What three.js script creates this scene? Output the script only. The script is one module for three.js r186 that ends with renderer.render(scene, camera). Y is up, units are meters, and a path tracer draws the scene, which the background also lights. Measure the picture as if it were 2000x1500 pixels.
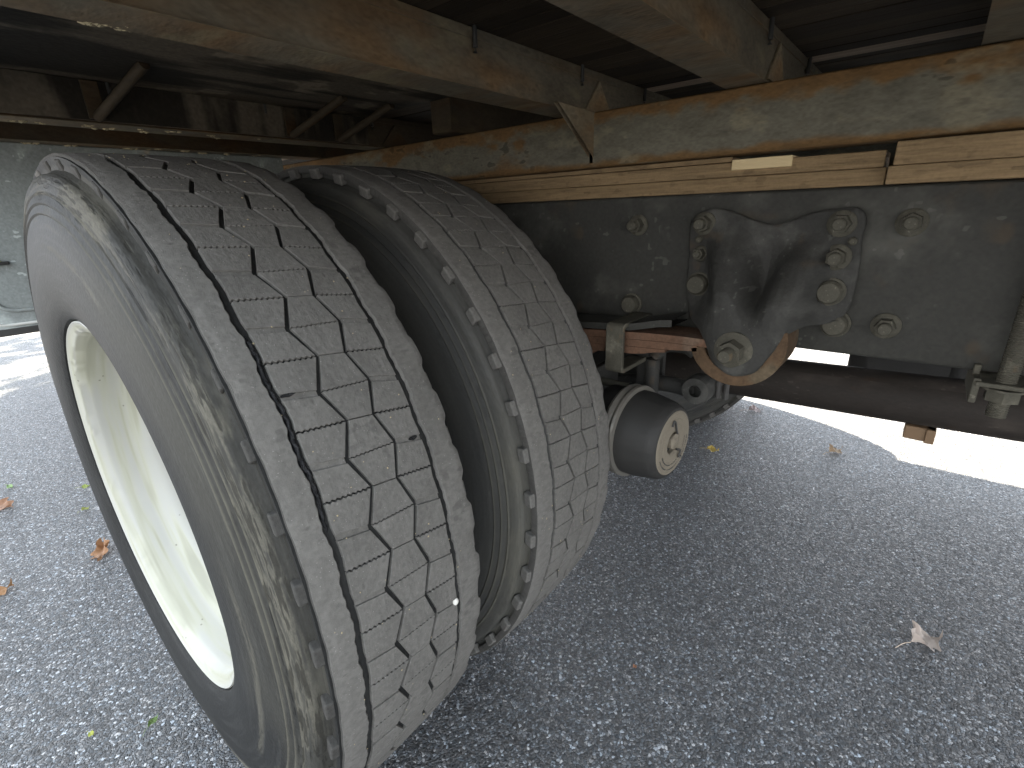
import * as THREE from 'three';
import { RoundedBoxGeometry } from 'three/addons/geometries/RoundedBoxGeometry.js';
import { mergeGeometries, toCreasedNormals } from 'three/addons/utils/BufferGeometryUtils.js';

// ---------------------------------------------------------------- camera, sky, sun, exposure
const scene = new THREE.Scene();
const EYE = 0.9165;
const camera = new THREE.PerspectiveCamera(76.287, 4 / 3, 0.02, 900);
camera.position.set(0, EYE, 0);
camera.quaternion.setFromRotationMatrix(new THREE.Matrix4().makeBasis(
  new THREE.Vector3(0.771413, -0.032756, -0.635491),
  new THREE.Vector3(-0.18826, 0.942219, -0.277093),
  new THREE.Vector3(0.607849, 0.333391, 0.720673)));
scene.add(camera);
const renderer = new THREE.WebGLRenderer({ antialias: true });
renderer.toneMapping = THREE.LinearToneMapping;
renderer.toneMappingExposure = 11.5;
renderer.shadowMap.enabled = true;
const SKY = 0.36;
const SUN = new THREE.Vector3(-0.65, 1, -0.42).normalize();          // towards the sun
// a bright, thinly clouded daylight sky
const skyTexture = (() => {
  const W = 512, H = 256, d = new Float32Array(W * H * 4), h = (x, y) => { const v = Math.sin(x * 127.1 + y * 311.7) * 43758.5453; return v - Math.floor(v); };
  const n = (x, y, w) => { const ix = Math.floor(x), iy = Math.floor(y), fx = x - ix, fy = y - iy, u = fx * fx * (3 - 2 * fx), v = fy * fy * (3 - 2 * fy), m = (a) => ((a % w) + w) % w; return (h(m(ix), iy) * (1 - u) + h(m(ix + 1), iy) * u) * (1 - v) + (h(m(ix), iy + 1) * (1 - u) + h(m(ix + 1), iy + 1) * u) * v; };
  for (let y = 0; y < H; y++) for (let x = 0; x < W; x++) {
    const el = ((y + 0.5) / H - 0.5) * Math.PI, az = ((x + 0.5) / W - 0.5) * 2 * Math.PI, e = Math.max(0, Math.sin(el)), hz = Math.pow(1 - e, 3);
    let c = 0; for (let o = 0, a = 0.5, f = 8; o < 5; o++, a *= 0.5, f *= 2) c += a * n((x / W) * f, (y / H) * f * 0.9 + o * 7, f);
    const cl = Math.min(1, Math.max(0, (c - 0.42) * 3.2)), glow = Math.pow(Math.max(0, Math.cos(el) * Math.cos(az) * SUN.x + Math.sin(el) * SUN.y + Math.cos(el) * Math.sin(az) * SUN.z), 6) * 0.35, k = SKY * (1 + glow), i = (y * W + x) * 4;
    const r = 0.74 + 0.25 * hz, g = 0.86 + 0.12 * hz, b = 1.0;
    d[i] = k * (r + (1.05 - r) * cl * 0.8); d[i + 1] = k * (g + (1.05 - g) * cl * 0.8); d[i + 2] = k * (b + (1.05 - b) * cl * 0.8); d[i + 3] = 1;
  }
  const t = new THREE.DataTexture(d, W, H, THREE.RGBAFormat, THREE.FloatType);
  t.mapping = THREE.EquirectangularReflectionMapping; t.magFilter = t.minFilter = THREE.LinearFilter; t.needsUpdate = true; return t;
})();
scene.background = scene.environment = skyTexture;
const sun = new THREE.DirectionalLight(new THREE.Color(1, 0.87, 0.69), 5);
sun.position.copy(SUN).multiplyScalar(30); sun.target.position.set(0, 0, 0);
sun.castShadow = true; sun.shadow.mapSize.set(4096, 4096);
Object.assign(sun.shadow.camera, { left: -12, right: 12, top: 12, bottom: -12, near: 1, far: 60 });
sun.shadow.radius = 1.2;
scene.add(sun, sun.target);

// ---------------------------------------------------------------- random and noise
let seedState = 7;
function rnd() { seedState = (seedState + 0x6d2b79f5) | 0; let t = Math.imul(seedState ^ (seedState >>> 15), 1 | seedState); t = (t + Math.imul(t ^ (t >>> 7), 61 | t)) ^ t; return ((t ^ (t >>> 14)) >>> 0) / 4294967296; }
const rr = (a, b) => a + (b - a) * rnd();
const clamp = (x, a = 0, b = 1) => Math.min(b, Math.max(a, x));
const sm = (a, b, x) => { const t = clamp((x - a) / (b - a)); return t * t * (3 - 2 * t); };
const mix = (a, b, t) => a + (b - a) * t;
function hash(ix, iy, s) { let h = Math.imul(ix, 374761393) ^ Math.imul(iy, 668265263) ^ Math.imul(s, 1274126177); h = Math.imul(h ^ (h >>> 13), 1274126177); return ((h ^ (h >>> 16)) >>> 0) / 4294967296; }
// value noise that repeats every px, py cells
function vn(x, y, px, py, s) {
  const ix = Math.floor(x), iy = Math.floor(y), fx = x - ix, fy = y - iy, u = fx * fx * (3 - 2 * fx), v = fy * fy * (3 - 2 * fy);
  const m = (a, n) => ((a % n) + n) % n, x0 = m(ix, px), x1 = m(ix + 1, px), y0 = m(iy, py), y1 = m(iy + 1, py);
  return mix(mix(hash(x0, y0, s), hash(x1, y0, s), u), mix(hash(x0, y1, s), hash(x1, y1, s), u), v);
}
function fbm(u, v, fx, fy, oct, s) {            // u, v in 0..1; tiles
  let a = 0, w = 0.5, n = 0;
  for (let o = 0; o < oct; o++) { a += w * vn(u * fx, v * fy, fx, fy, s + o * 17); n += w; w *= 0.5; fx *= 2; fy *= 2; }
  return a / n;
}
const toS = (c) => { c = clamp(c); return Math.round(255 * (c <= 0.0031308 ? c * 12.92 : 1.055 * Math.pow(c, 1 / 2.4) - 0.055)); };
// fn(u, v, out) writes [r, g, b (linear), height, roughness]; makes the colour, bump and roughness maps
function maps(w, h, fn) {
  const c = new Uint8Array(w * h * 4), b = new Uint8Array(w * h * 4), o = [0, 0, 0, 0, 0];
  for (let y = 0; y < h; y++) for (let x = 0; x < w; x++) {
    fn((x + 0.5) / w, (y + 0.5) / h, o, x, y);
    const i = (y * w + x) * 4;
    c[i] = toS(o[0]); c[i + 1] = toS(o[1]); c[i + 2] = toS(o[2]); c[i + 3] = 255;
    b[i] = Math.round(255 * clamp(o[3])); b[i + 1] = Math.round(255 * clamp(o[4])); b[i + 2] = 0; b[i + 3] = 255;
  }
  const mk = (d, srgb) => { const t = new THREE.DataTexture(d, w, h, THREE.RGBAFormat); t.wrapS = t.wrapT = THREE.RepeatWrapping; t.magFilter = THREE.LinearFilter; t.minFilter = THREE.LinearMipmapLinearFilter; t.generateMipmaps = true; if (srgb) t.colorSpace = THREE.SRGBColorSpace; t.needsUpdate = true; return t; };
  return { map: mk(c, true), aux: mk(b, false) };
}
function matOf(name, m, size, bump, extra = {}) {           // size: metres that one repeat covers [u, v]
  const map = m.map.clone(), aux = m.aux.clone();
  for (const t of [map, aux]) { t.repeat.set(1 / size[0], 1 / size[1]); t.needsUpdate = true; }
  return Object.assign(new THREE.MeshPhysicalMaterial({ name, map, bumpMap: aux, bumpScale: bump, roughnessMap: aux, roughness: 1, metalness: 0, specularIntensity: 0.45 }), extra);
}
const plain = (name, rgb, roughness, extra = {}) => new THREE.MeshPhysicalMaterial({ name, color: new THREE.Color().setRGB(...rgb), roughness, metalness: 0, specularIntensity: roughness > 0.45 ? 0.55 : 1, ...extra });

// ---------------------------------------------------------------- the tyre's section
const R0 = 0.5157, YC = 0.49, XC = -0.879, D2R = Math.PI / 180;
const crown = (u) => R0 - 0.0032 * (u / 0.1055) ** 2;
const GD = 0.0044;                                            // groove depth of the worn tread
// section of the carcass, [u, r], outboard bead to inboard bead
const side = [[0.1095, 0.3045], [0.1225, 0.3045], [0.1245, 0.3055], [0.1268, 0.309], [0.1305, 0.318], [0.1345, 0.335], [0.1362, 0.36], [0.1355, 0.385], [0.133, 0.41], [0.1292, 0.43], [0.1268, 0.441], [0.1282, 0.4435], [0.1264, 0.446], [0.1246, 0.453], [0.126, 0.4555], [0.124, 0.458], [0.1222, 0.465], [0.1232, 0.4672], [0.1214, 0.4692], [0.1195, 0.4775], [0.118, 0.4835], [0.1155, 0.4872], [0.1125, 0.489], [0.1085, 0.4895], [0.1045, 0.4908], [0.1015, 0.4935], [0.101, 0.4985], [0.1025, 0.5025], [0.103, crown(0.103) - GD]];
const floorU = [0.09, 0.068, 0.045, 0.022, 0];
const half = [...side, ...floorU.map((u) => [u, crown(u) - GD])];
const prof = [...half, ...half.slice(0, -1).reverse().map(([u, r]) => [-u, r])];
const profLen = prof.reduce((a, p, i) => { a.push(i ? a[i - 1] + Math.hypot(p[0] - prof[i - 1][0], p[1] - prof[i - 1][1]) : 0); return a; }, []);
const TOT = profLen.at(-1);
const radiusAt = (v) => { const L = v * TOT; let i = 1; while (i < profLen.length - 1 && profLen[i] < L) i++; return mix(prof[i - 1][1], prof[i][1], clamp((L - profLen[i - 1]) / (profLen[i] - profLen[i - 1] || 1))); };

// ---------------------------------------------------------------- materials
// asphalt: a mosaic of small stones in dark binder
const asphaltMaps = (() => {
  const N = 2048, G = 196, jx = [], jy = [], tone = [], tilt = [], rough = [], ht = [], wt = [];
  for (let i = 0; i < G * G; i++) { jx.push(rr(0, 1)); jy.push(rr(0, 1)); const q = rnd(); tone.push(q < 0.13 ? rr(0.24, 0.5) : q < 0.44 ? rr(0.12, 0.22) : rr(0.05, 0.11)); const a = rr(0, 6.283), m = rr(0, 1.1); tilt.push([m * Math.cos(a), m * Math.sin(a)]); rough.push(rr(0.22, 0.6)); ht.push(rr(0.1, 0.75)); wt.push(rr(-0.22, 0.22)); }
  return maps(N, N, (u, v, o) => {
    const wx = 0.5 * (vn(u * 420, v * 420, 420, 420, 3) - 0.5), wy = 0.5 * (vn(u * 420, v * 420, 420, 420, 4) - 0.5);
    const gx = u * G + wx, gy = v * G + wy, ix = Math.floor(gx), iy = Math.floor(gy);
    let d1 = 9, d2 = 9, k = 0, bx = 0, by = 0;
    for (let j = -1; j <= 1; j++) for (let i = -1; i <= 1; i++) {
      const cx = (ix + i + G) % G, cy = (iy + j + G) % G, c = cy * G + cx, dx = ix + i + jx[c] - gx, dy = iy + j + jy[c] - gy, d = Math.hypot(dx, dy) + wt[c];
      if (d < d1) { d2 = d1; d1 = d; k = c; bx = dx; by = dy; } else if (d < d2) d2 = d;
    }
    const edge = clamp((d2 - d1) / 0.42), e = Math.sqrt(edge), f = sm(0.08, 0.6, edge), grain = hash(Math.floor(u * N / 2), Math.floor(v * N / 2), 4), warm = hash(k, 3, 5) - 0.5;
    const c = mix(0.04, tone[k] * (0.7 + 0.6 * grain), f);
    o[0] = c * (0.97 + 0.14 * warm); o[1] = c * 1.01; o[2] = c * (1.06 - 0.14 * warm);
    o[3] = clamp(0.15 + ht[k] * e + e * (tilt[k][0] * bx + tilt[k][1] * by) * 0.7 + 0.12 * (grain - 0.5));
    o[4] = mix(0.6, rough[k], f);
  });
})();
const asphalt = matOf('asphalt', asphaltMaps, [0.95, 0.95], 0.0055, { vertexColors: true, specularIntensity: 1 });

// tyre rubber: dusty worn tread
const treadMaps = maps(1024, 1024, (u, v, o) => {
  const a = fbm(u, v, 6, 6, 5, 11), f = fbm(u, v, 90, 90, 2, 21), g = hash(Math.floor(u * 1024), Math.floor(v * 1024), 9), sc = fbm(u, v, 12, 70, 3, 31), sp = fbm(u, v, 40, 40, 2, 77);
  let c = 0.132 + 0.045 * (a - 0.5) + 0.045 * (f - 0.5) + 0.02 * (g - 0.5) + 0.03 * Math.max(0, sc - 0.6);
  c *= 1 - 0.22 * sm(0.66, 0.78, sp) * sm(0.55, 0.75, a);
  if (hash(Math.floor(u * 512), Math.floor(v * 512), 3) > 0.9975) c += 0.16;
  o[0] = c * 1.05; o[1] = c; o[2] = c * 0.91;
  o[3] = 0.5 + 0.35 * (f - 0.5) + 0.5 * (a - 0.5) + 0.2 * (g - 0.5) + 0.4 * (sc - 0.5); o[4] = 0.82;
});
const treadMat = matOf('worn_tread_rubber', treadMaps, [0.31, 0.31], 0.0011);
const grooveMat = matOf('groove_rubber', treadMaps, [0.31, 0.31], 0.0011, { color: new THREE.Color().setRGB(0.72, 0.72, 0.74) });
// sidewall: u runs once round the tyre, v along the section from the outboard bead to the inboard one
function sidewallMaps(scuff, s, W = 2048, H = 1024, pale = 1) {
  const rad = Array.from({ length: H }, (_, y) => radiusAt((y + 0.5) / H));
  return maps(W, H, (u, v, o, px, py) => {
    const r = rad[py], own = v < 0.5 ? 0 : 1;
    const st = fbm(u, v, 40, 24, 4, s + 3), fine = fbm(u, v, 700, 330, 2, s + 5), big = fbm(u, v, 7, 6, 4, s + 8), torn = fbm(u, v, 90, 170, 4, s + 13), long = fbm(u, v, 26, 160, 3, s + 17);
    const grain = hash(px, py, s + 4) - 0.5;
    let c = 0.017 * pale + 0.009 * pale * (big - 0.5) + 0.012 * (fine - 0.5) + 0.006 * grain + 0.008 * sm(0.5, 0.75, long);
    // dust: on the shoulder, on the raised lines, in soft patches
    const ribs = Math.max(...[0.4435, 0.4555, 0.4672].map((q) => Math.exp(-(((r - q) / 0.0016) ** 2))));
    const dust = (own ? 0.5 : 0.22) * sm(0.455, 0.485, r) + 0.75 * ribs * sm(0.35, 0.6, big) + 0.35 * sm(0.45, 0.75, big) * sm(0.34, 0.42, r) + 0.3 * sm(0.5, 0.7, st) * sm(0.43, 0.46, r);
    o[0] = mix(c, 0.115, clamp(dust) * 0.7 * (1 - sm(0.4975, 0.502, r))); o[1] = mix(c, 0.108, clamp(dust) * 0.7 * (1 - sm(0.4975, 0.502, r))); o[2] = mix(c * 0.95, 0.085, clamp(dust) * 0.7 * (1 - sm(0.4975, 0.502, r)));
    // kerb scuffing: a torn band under the shoulder, a thin wavering line at the widest place
    let k = sm(0.462, 0.472, r + 0.012 * (st - 0.5)) * (1 - sm(0.486, 0.492, r + 0.008 * (big - 0.5))) * sm(0.46, 0.58, torn * 0.45 + long * 0.25 + st * 0.3) * (own ? 0.25 : 1);
    const wv = r + 0.03 * (fbm(u, 0.5, 9, 9, 3, s + 40) - 0.5);
    k = Math.max(k, 0.8 * sm(0.392, 0.397, wv) * (1 - sm(0.402, 0.409, wv + 0.006 * (torn - 0.5))) * sm(0.4, 0.55, fbm(u, 0.3, 16, 8, 3, s + 41)) * sm(0.3, 0.5, torn) * (own ? 0 : 1));
    k = Math.max(k, 0.4 * sm(0.6, 0.68, torn * 0.5 + long * 0.5) * sm(0.41, 0.44, r) * (1 - sm(0.485, 0.492, r)) * (own ? 0.4 : 1));
    k = clamp(k * 0.62 * scuff * (0.75 + 0.5 * grain + 0.5 * (fine - 0.5)));
    const cr = sm(0.57, 0.66, torn) * sm(0.45, 0.465, r) * (1 - sm(0.488, 0.492, r)) * (own ? 0.5 : 1) * Math.min(1, scuff * 1.0) ;
    o[0] = mix(o[0], 0.16, k * 0.8) * (1 - 0.6 * cr); o[1] = mix(o[1], 0.148, k * 0.8) * (1 - 0.6 * cr); o[2] = mix(o[2], 0.115, k * 0.8) * (1 - 0.6 * cr);
    o[3] = 0.5 + 0.3 * (fine - 0.5) + k * 0.5 * (torn - 0.5) + 0.2 * (big - 0.5) - 0.35 * cr; o[4] = mix(0.6, 0.9, Math.max(k, clamp(dust)));
  });
}
const sideMapsA = sidewallMaps(1, 100);
const sidewallA = matOf('scuffed_sidewall_rubber', sideMapsA, [1, 1], 0.0013);
const sideMapsB = sidewallMaps(0.25, 300, 1024, 512, 3);
const sidewallB = matOf('dusty_sidewall_rubber', sideMapsB, [1, 1], 0.0012);
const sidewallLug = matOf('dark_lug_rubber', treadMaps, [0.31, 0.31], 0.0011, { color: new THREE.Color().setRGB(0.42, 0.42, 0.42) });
const tar = plain('wet_black_tar', [0.006, 0.006, 0.007], 0.06, { bumpMap: treadMat.bumpMap, bumpScale: 0.0015 });
const rimMaps = maps(512, 512, (u, v, o) => {
  const a = fbm(u, v, 5, 8, 4, 51), f = fbm(u, v, 60, 60, 2, 55), d = fbm(u, v, 3, 20, 3, 58);
  const c = 0.39 + 0.04 * (a - 0.5) - 0.1 * sm(0.55, 0.8, d), spot = hash(Math.floor(u * 170), Math.floor(v * 110), 6) > 0.9985 && f > 0.4 ? 0.55 : 1;
  o[0] = c * spot; o[1] = c * 0.985 * spot; o[2] = c * mix(0.88, 0.76, sm(0.4, 0.7, d)) * spot; o[3] = 0.5 + 0.15 * (f - 0.5) + 0.2 * (a - 0.5); o[4] = 0.42 + 0.15 * a;
});
const rimMat = matOf('cream_wheel_paint', rimMaps, [0.6, 0.3], 0.00015, { specularIntensity: 0.9 });

const railMaps = maps(1024, 1024, (u, v, o) => {
  const a = fbm(u, v, 5, 5, 5, 61), b = fbm(u, v, 16, 16, 4, 66), f = fbm(u, v, 150, 150, 2, 71), d = sm(0.5, 0.78, a * 0.6 + b * 0.4), sx = fbm(u, v, 7, 60, 3, 73), p = fbm(u, v, 60, 60, 2, 79);
  let c = mix(0.04, 0.084, d) + 0.014 * (f - 0.5) ;
  const sp = sm(0.74, 0.8, p) * sm(0.5, 0.65, b); c = mix(c, 0.17, sp * 0.25);
  const ru = 0.5 * sm(0.66, 0.8, fbm(u, v, 9, 9, 4, 83));
  o[0] = mix(c * 1.0, 0.11, ru * 0.5); o[1] = mix(c * 0.98, 0.07, ru * 0.5); o[2] = mix(c * 0.86, 0.035, ru * 0.5);
  o[3] = 0.5 + 0.5 * (b - 0.5) + 0.3 * (f - 0.5); o[4] = 0.68 + 0.2 * d + 0.1 * f;
});
const railMat = matOf('dusty_chassis_paint', railMaps, [0.62, 0.62], 0.0012);
const castMat = matOf('dusty_cast_steel', railMaps, [0.34, 0.34], 0.0009, { color: new THREE.Color().setRGB(0.92, 0.92, 0.95) });
const boltMat = matOf('dusty_bolt_steel', railMaps, [0.2, 0.2], 0.0006, { color: new THREE.Color().setRGB(1.7, 1.62, 1.42) });

function rustMaps(s, dark, rusty) {
  return maps(1024, 1024, (u, v, o) => {
    const a = fbm(u, v, 4, 4, 5, s), b = fbm(u, v, 14, 14, 5, s + 6), f = fbm(u, v, 160, 160, 2, s + 12), m = fbm(u, v, 30, 30, 3, s + 20);
    const ru = 0.75 * sm(0.38 - rusty, 0.72 - rusty, a * 0.55 + b * 0.45), grey = 0.15 * dark, n = (1 + 0.4 * (f - 0.5) + 0.45 * (m - 0.5)) * (0.6 + 0.8 * fbm(u, v, 5, 3, 3, s + 40));
    const spot = sm(0.7, 0.8, m) * 0.25, pale = sm(0.62, 0.75, fbm(u, v, 9, 9, 4, s + 31));
    o[0] = mix(mix(grey * 1.08, 0.2 * dark, ru), 0.24 * dark, pale * 0.5) * n * (1 - spot); o[1] = mix(mix(grey * 0.92, 0.116 * dark, ru), 0.205 * dark, pale * 0.5) * n * (1 - spot); o[2] = mix(mix(grey * 0.66, 0.052 * dark, ru), 0.125 * dark, pale * 0.5) * n * (1 - spot);
    o[3] = 0.5 + 0.5 * (b - 0.5) + 0.4 * (f - 0.5) + 0.3 * (ru - 0.5); o[4] = 0.72 + 0.2 * ru;
  });
}
// the sill: olive grey paint, rust creeping in from both edges (the texture's height is that of the channel, 0.2 m per repeat)
const sillMat = matOf('rusty_sill_steel', maps(2048, 512, (u, v, o) => {
  const y = (v > 0.9 ? v + 4 : v + 5) * 0.2, a = fbm(u, v, 14, 2, 5, 201), b = fbm(u, v, 60, 9, 4, 207), f = fbm(u, v, 520, 80, 2, 213), m = fbm(u, v, 110, 17, 3, 221), lo = fbm(u, v, 5, 1, 3, 226);
  const ru = clamp(sm(1.05, 1.07, y + 0.05 * (b - 0.5) + 0.03 * (a - 0.5)) + sm(1.004, 0.993, y + 0.014 * (b - 0.5)) + 0.75 * sm(0.55, 0.7, a * 0.6 + b * 0.4));
  const n = (1 + 0.4 * (f - 0.5) + 0.5 * (m - 0.5)) * (0.75 + 0.5 * lo), pale = 0.55 * sm(0.6, 0.75, fbm(u, v, 40, 6, 4, 231)), dark = 0.5 * sm(0.68, 0.76, m) * sm(0.4, 0.6, a);
  o[0] = mix(mix(0.118, 0.145, ru), 0.19, pale) * n * (1 - dark); o[1] = mix(mix(0.108, 0.085, ru), 0.165, pale) * n * (1 - dark); o[2] = mix(mix(0.08, 0.036, ru), 0.11, pale) * n * (1 - dark);
  o[3] = 0.5 + 0.4 * (b - 0.5) + 0.4 * (f - 0.5) + 0.25 * (ru - 0.5); o[4] = 0.7 + 0.2 * ru;
}), [2.6, 0.2], 0.0011);
const beamMat = matOf('dusty_beam_steel', rustMaps(251, 0.82, -0.02), [1.1, 0.5], 0.001);
const springMat = matOf('rusty_spring_steel', rustMaps(281, 1.2, 0.4), [0.5, 0.5], 0.0008, { color: new THREE.Color().setRGB(0.62, 0.55, 0.66) });
const plateMat = beamMat.clone(); plateMat.name = 'pale_plate_steel'; plateMat.color.setRGB(1.45, 1.42, 1.35);  // paler copy of the beam steel for gusset and web plates
const darkBeamMat = beamMat.clone(); darkBeamMat.name = 'dark_beam_steel'; darkBeamMat.color.setRGB(0.34, 0.3, 0.26);  // darker copy of the beam steel for rear beams and straps
const eyeMat = springMat.clone(); eyeMat.name = 'brown_shaded_eye_steel'; eyeMat.color.setRGB(0.38, 0.38, 0.42);  // grey brown, with the shade on the eye ring darkened into the colour
const woodMaps = maps(1024, 512, (u, v, o) => {
  const g = fbm(u, v, 6, 60, 4, 401), h = fbm(u, v, 30, 220, 3, 407), k = fbm(u, v, 5, 7, 4, 411), f = fbm(u, v, 300, 150, 1, 415);
  const c = 0.8 + 0.5 * (g - 0.5) + 0.35 * (h - 0.5) + 0.25 * (k - 0.5) + 0.12 * (f - 0.5), d = 1 - 0.22 * sm(0.66, 0.75, fbm(u, v, 40, 40, 2, 433)) * sm(0.5, 0.6, k);
  o[0] = 0.25 * c * d; o[1] = 0.172 * c * d; o[2] = 0.092 * c * d; o[3] = 0.5 + 0.6 * (h - 0.5) + 0.4 * (g - 0.5); o[4] = 0.8;
});
const woodMat = matOf('weathered_timber', woodMaps, [0.6, 0.3], 0.0012);
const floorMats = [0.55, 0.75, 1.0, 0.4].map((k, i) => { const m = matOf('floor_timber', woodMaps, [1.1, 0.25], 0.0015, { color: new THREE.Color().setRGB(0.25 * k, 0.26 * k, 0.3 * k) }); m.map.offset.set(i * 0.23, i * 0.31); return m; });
floorMats.push(matOf('pale_floor_timber', woodMaps, [1.1, 0.25], 0.0015, { color: new THREE.Color().setRGB(1.7, 1.9, 2.6) }));
const blackPaint = plain('satin_black_paint', [0.03, 0.029, 0.027], 0.6, { bumpMap: railMat.bumpMap, bumpScale: 0.0004 });
const capFace = plain('dusty_cap_face', [0.19, 0.165, 0.125], 0.7, { bumpMap: treadMat.bumpMap, bumpScale: 0.0008 });
const bareSteel = plain('bare_steel', [0.35, 0.33, 0.29], 0.5, { metalness: 0.4 });
const darkSteel = plain('dark_steel', [0.05, 0.048, 0.045], 0.5, { bumpMap: railMat.bumpMap, bumpScale: 0.001 });
const shaftMat = matOf('brown_shaft_paint', railMaps, [0.9, 0.4], 0.0005, { color: new THREE.Color().setRGB(0.75, 0.64, 0.62) });
const flapMat = matOf('blue_grey_panel', railMaps, [0.5, 0.5], 0.001, { color: new THREE.Color().setRGB(6.2, 6.8, 7.4) });
const boxMat = plain('white_box_panel', [0.72, 0.72, 0.7], 0.4);
const crumbMat = plain('dry_mud', [0.36, 0.3, 0.19], 0.95);

// ---------------------------------------------------------------- geometry helpers
const V3 = (x, y, z) => new THREE.Vector3(x, y, z);
function boxUV(g) {                                         // uv in metres from the side each face looks to; u runs along the longer axis of the truck
  const n = g.index ? g.toNonIndexed() : g;
  const p = n.attributes.position, uv = new Float32Array(p.count * 2), a = V3(0, 0, 0), b = V3(0, 0, 0), c = V3(0, 0, 0), e = V3(0, 0, 0), f = V3(0, 0, 0);
  for (let i = 0; i < p.count; i += 3) {
    a.fromBufferAttribute(p, i); b.fromBufferAttribute(p, i + 1); c.fromBufferAttribute(p, i + 2);
    e.subVectors(b, a).cross(f.subVectors(c, a));
    const ax = Math.abs(e.x), ay = Math.abs(e.y), az = Math.abs(e.z);
    [a, b, c].forEach((q, k) => { const s = (i + k) * 2; if (ay >= ax && ay >= az) { uv[s] = q.x; uv[s + 1] = q.z; } else if (az >= ax) { uv[s] = q.x; uv[s + 1] = q.y; } else { uv[s] = q.z; uv[s + 1] = q.y; } });
  }
  n.setAttribute('uv', new THREE.BufferAttribute(uv, 2));
  return n;
}
function box(x0, x1, y0, y1, z0, z1, r = 0.002, seg = 2) {
  const w = Math.abs(x1 - x0), h = Math.abs(y1 - y0), d = Math.abs(z1 - z0);
  const g = new RoundedBoxGeometry(w, h, d, seg, Math.min(r, w / 2.1, h / 2.1, d / 2.1));
  g.translate((x0 + x1) / 2, (y0 + y1) / 2, (z0 + z1) / 2);
  return boxUV(g);
}
function tube(pts, r, seg = 40, rad = 10, closed = false, tension = 0.5) {
  return boxUV(new THREE.TubeGeometry(new THREE.CatmullRomCurve3(pts.map((p) => V3(...p)), closed, 'catmullrom', tension), seg, r, rad, closed));
}
function rod(a, b, r, rad = 14, r2 = r) {
  const A = V3(...a), B = V3(...b), d = B.clone().sub(A), g = new THREE.CylinderGeometry(r2, r, d.length(), rad, 1);
  g.applyQuaternion(new THREE.Quaternion().setFromUnitVectors(V3(0, 1, 0), d.normalize())); g.translate((A.x + B.x) / 2, (A.y + B.y) / 2, (A.z + B.z) / 2);
  return boxUV(g);
}
function lathe(prof, at, axis, seg = 48, crease = 0.7) {      // prof: [[along, radius], ...]
  let g = new THREE.LatheGeometry(prof.map(([h, r]) => new THREE.Vector2(Math.max(r, 1e-5), h)), seg);
  g = toCreasedNormals(g, crease);
  g.applyQuaternion(new THREE.Quaternion().setFromUnitVectors(V3(0, 1, 0), V3(...axis).normalize())); g.translate(...at);
  return boxUV(g);
}
function prism(poly, z0, z1, bevel = 0.0015) {               // outline in x, y
  const s = new THREE.Shape(poly.map(([x, y]) => new THREE.Vector2(x, y)));
  const g = new THREE.ExtrudeGeometry(s, { depth: Math.abs(z1 - z0) - 2 * bevel, bevelEnabled: bevel > 0, bevelThickness: bevel, bevelSize: bevel, bevelOffset: -bevel, bevelSegments: 1, curveSegments: 24 });
  g.translate(0, 0, Math.min(z0, z1) + bevel);
  return boxUV(g);
}
const merged = (list) => mergeGeometries(list.map((g) => { g = g.index ? g.toNonIndexed() : g; for (const k of Object.keys(g.attributes)) if (!['position', 'normal', 'uv'].includes(k)) g.deleteAttribute(k); return g; }));
function gridGeo(nu, nv, f, uvf, crease = 0) {               // f(i/nu, j/nv) -> [x, y, z]
  const P = [], U = [], I = [];
  for (let j = 0; j <= nv; j++) for (let i = 0; i <= nu; i++) { P.push(...f(i / nu, j / nv)); U.push(...uvf(i / nu, j / nv)); }
  for (let j = 0; j < nv; j++) for (let i = 0; i < nu; i++) { const a = j * (nu + 1) + i, b = a + 1, c = a + nu + 1, d = c + 1; I.push(a, b, d, a, d, c); }
  let g = new THREE.BufferGeometry();
  g.setAttribute('position', new THREE.Float32BufferAttribute(P, 3)); g.setAttribute('uv', new THREE.Float32BufferAttribute(U, 2)); g.setIndex(I); g.computeVertexNormals();
  return crease ? toCreasedNormals(g, crease) : g;
}
function mesh(name, g, m, parent, label) {
  const o = new THREE.Mesh(g, m); o.name = name; o.castShadow = o.receiveShadow = true;
  if (label) o.userData.label = label;
  parent.add(o); return o;
}
const usedNames = {};
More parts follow.
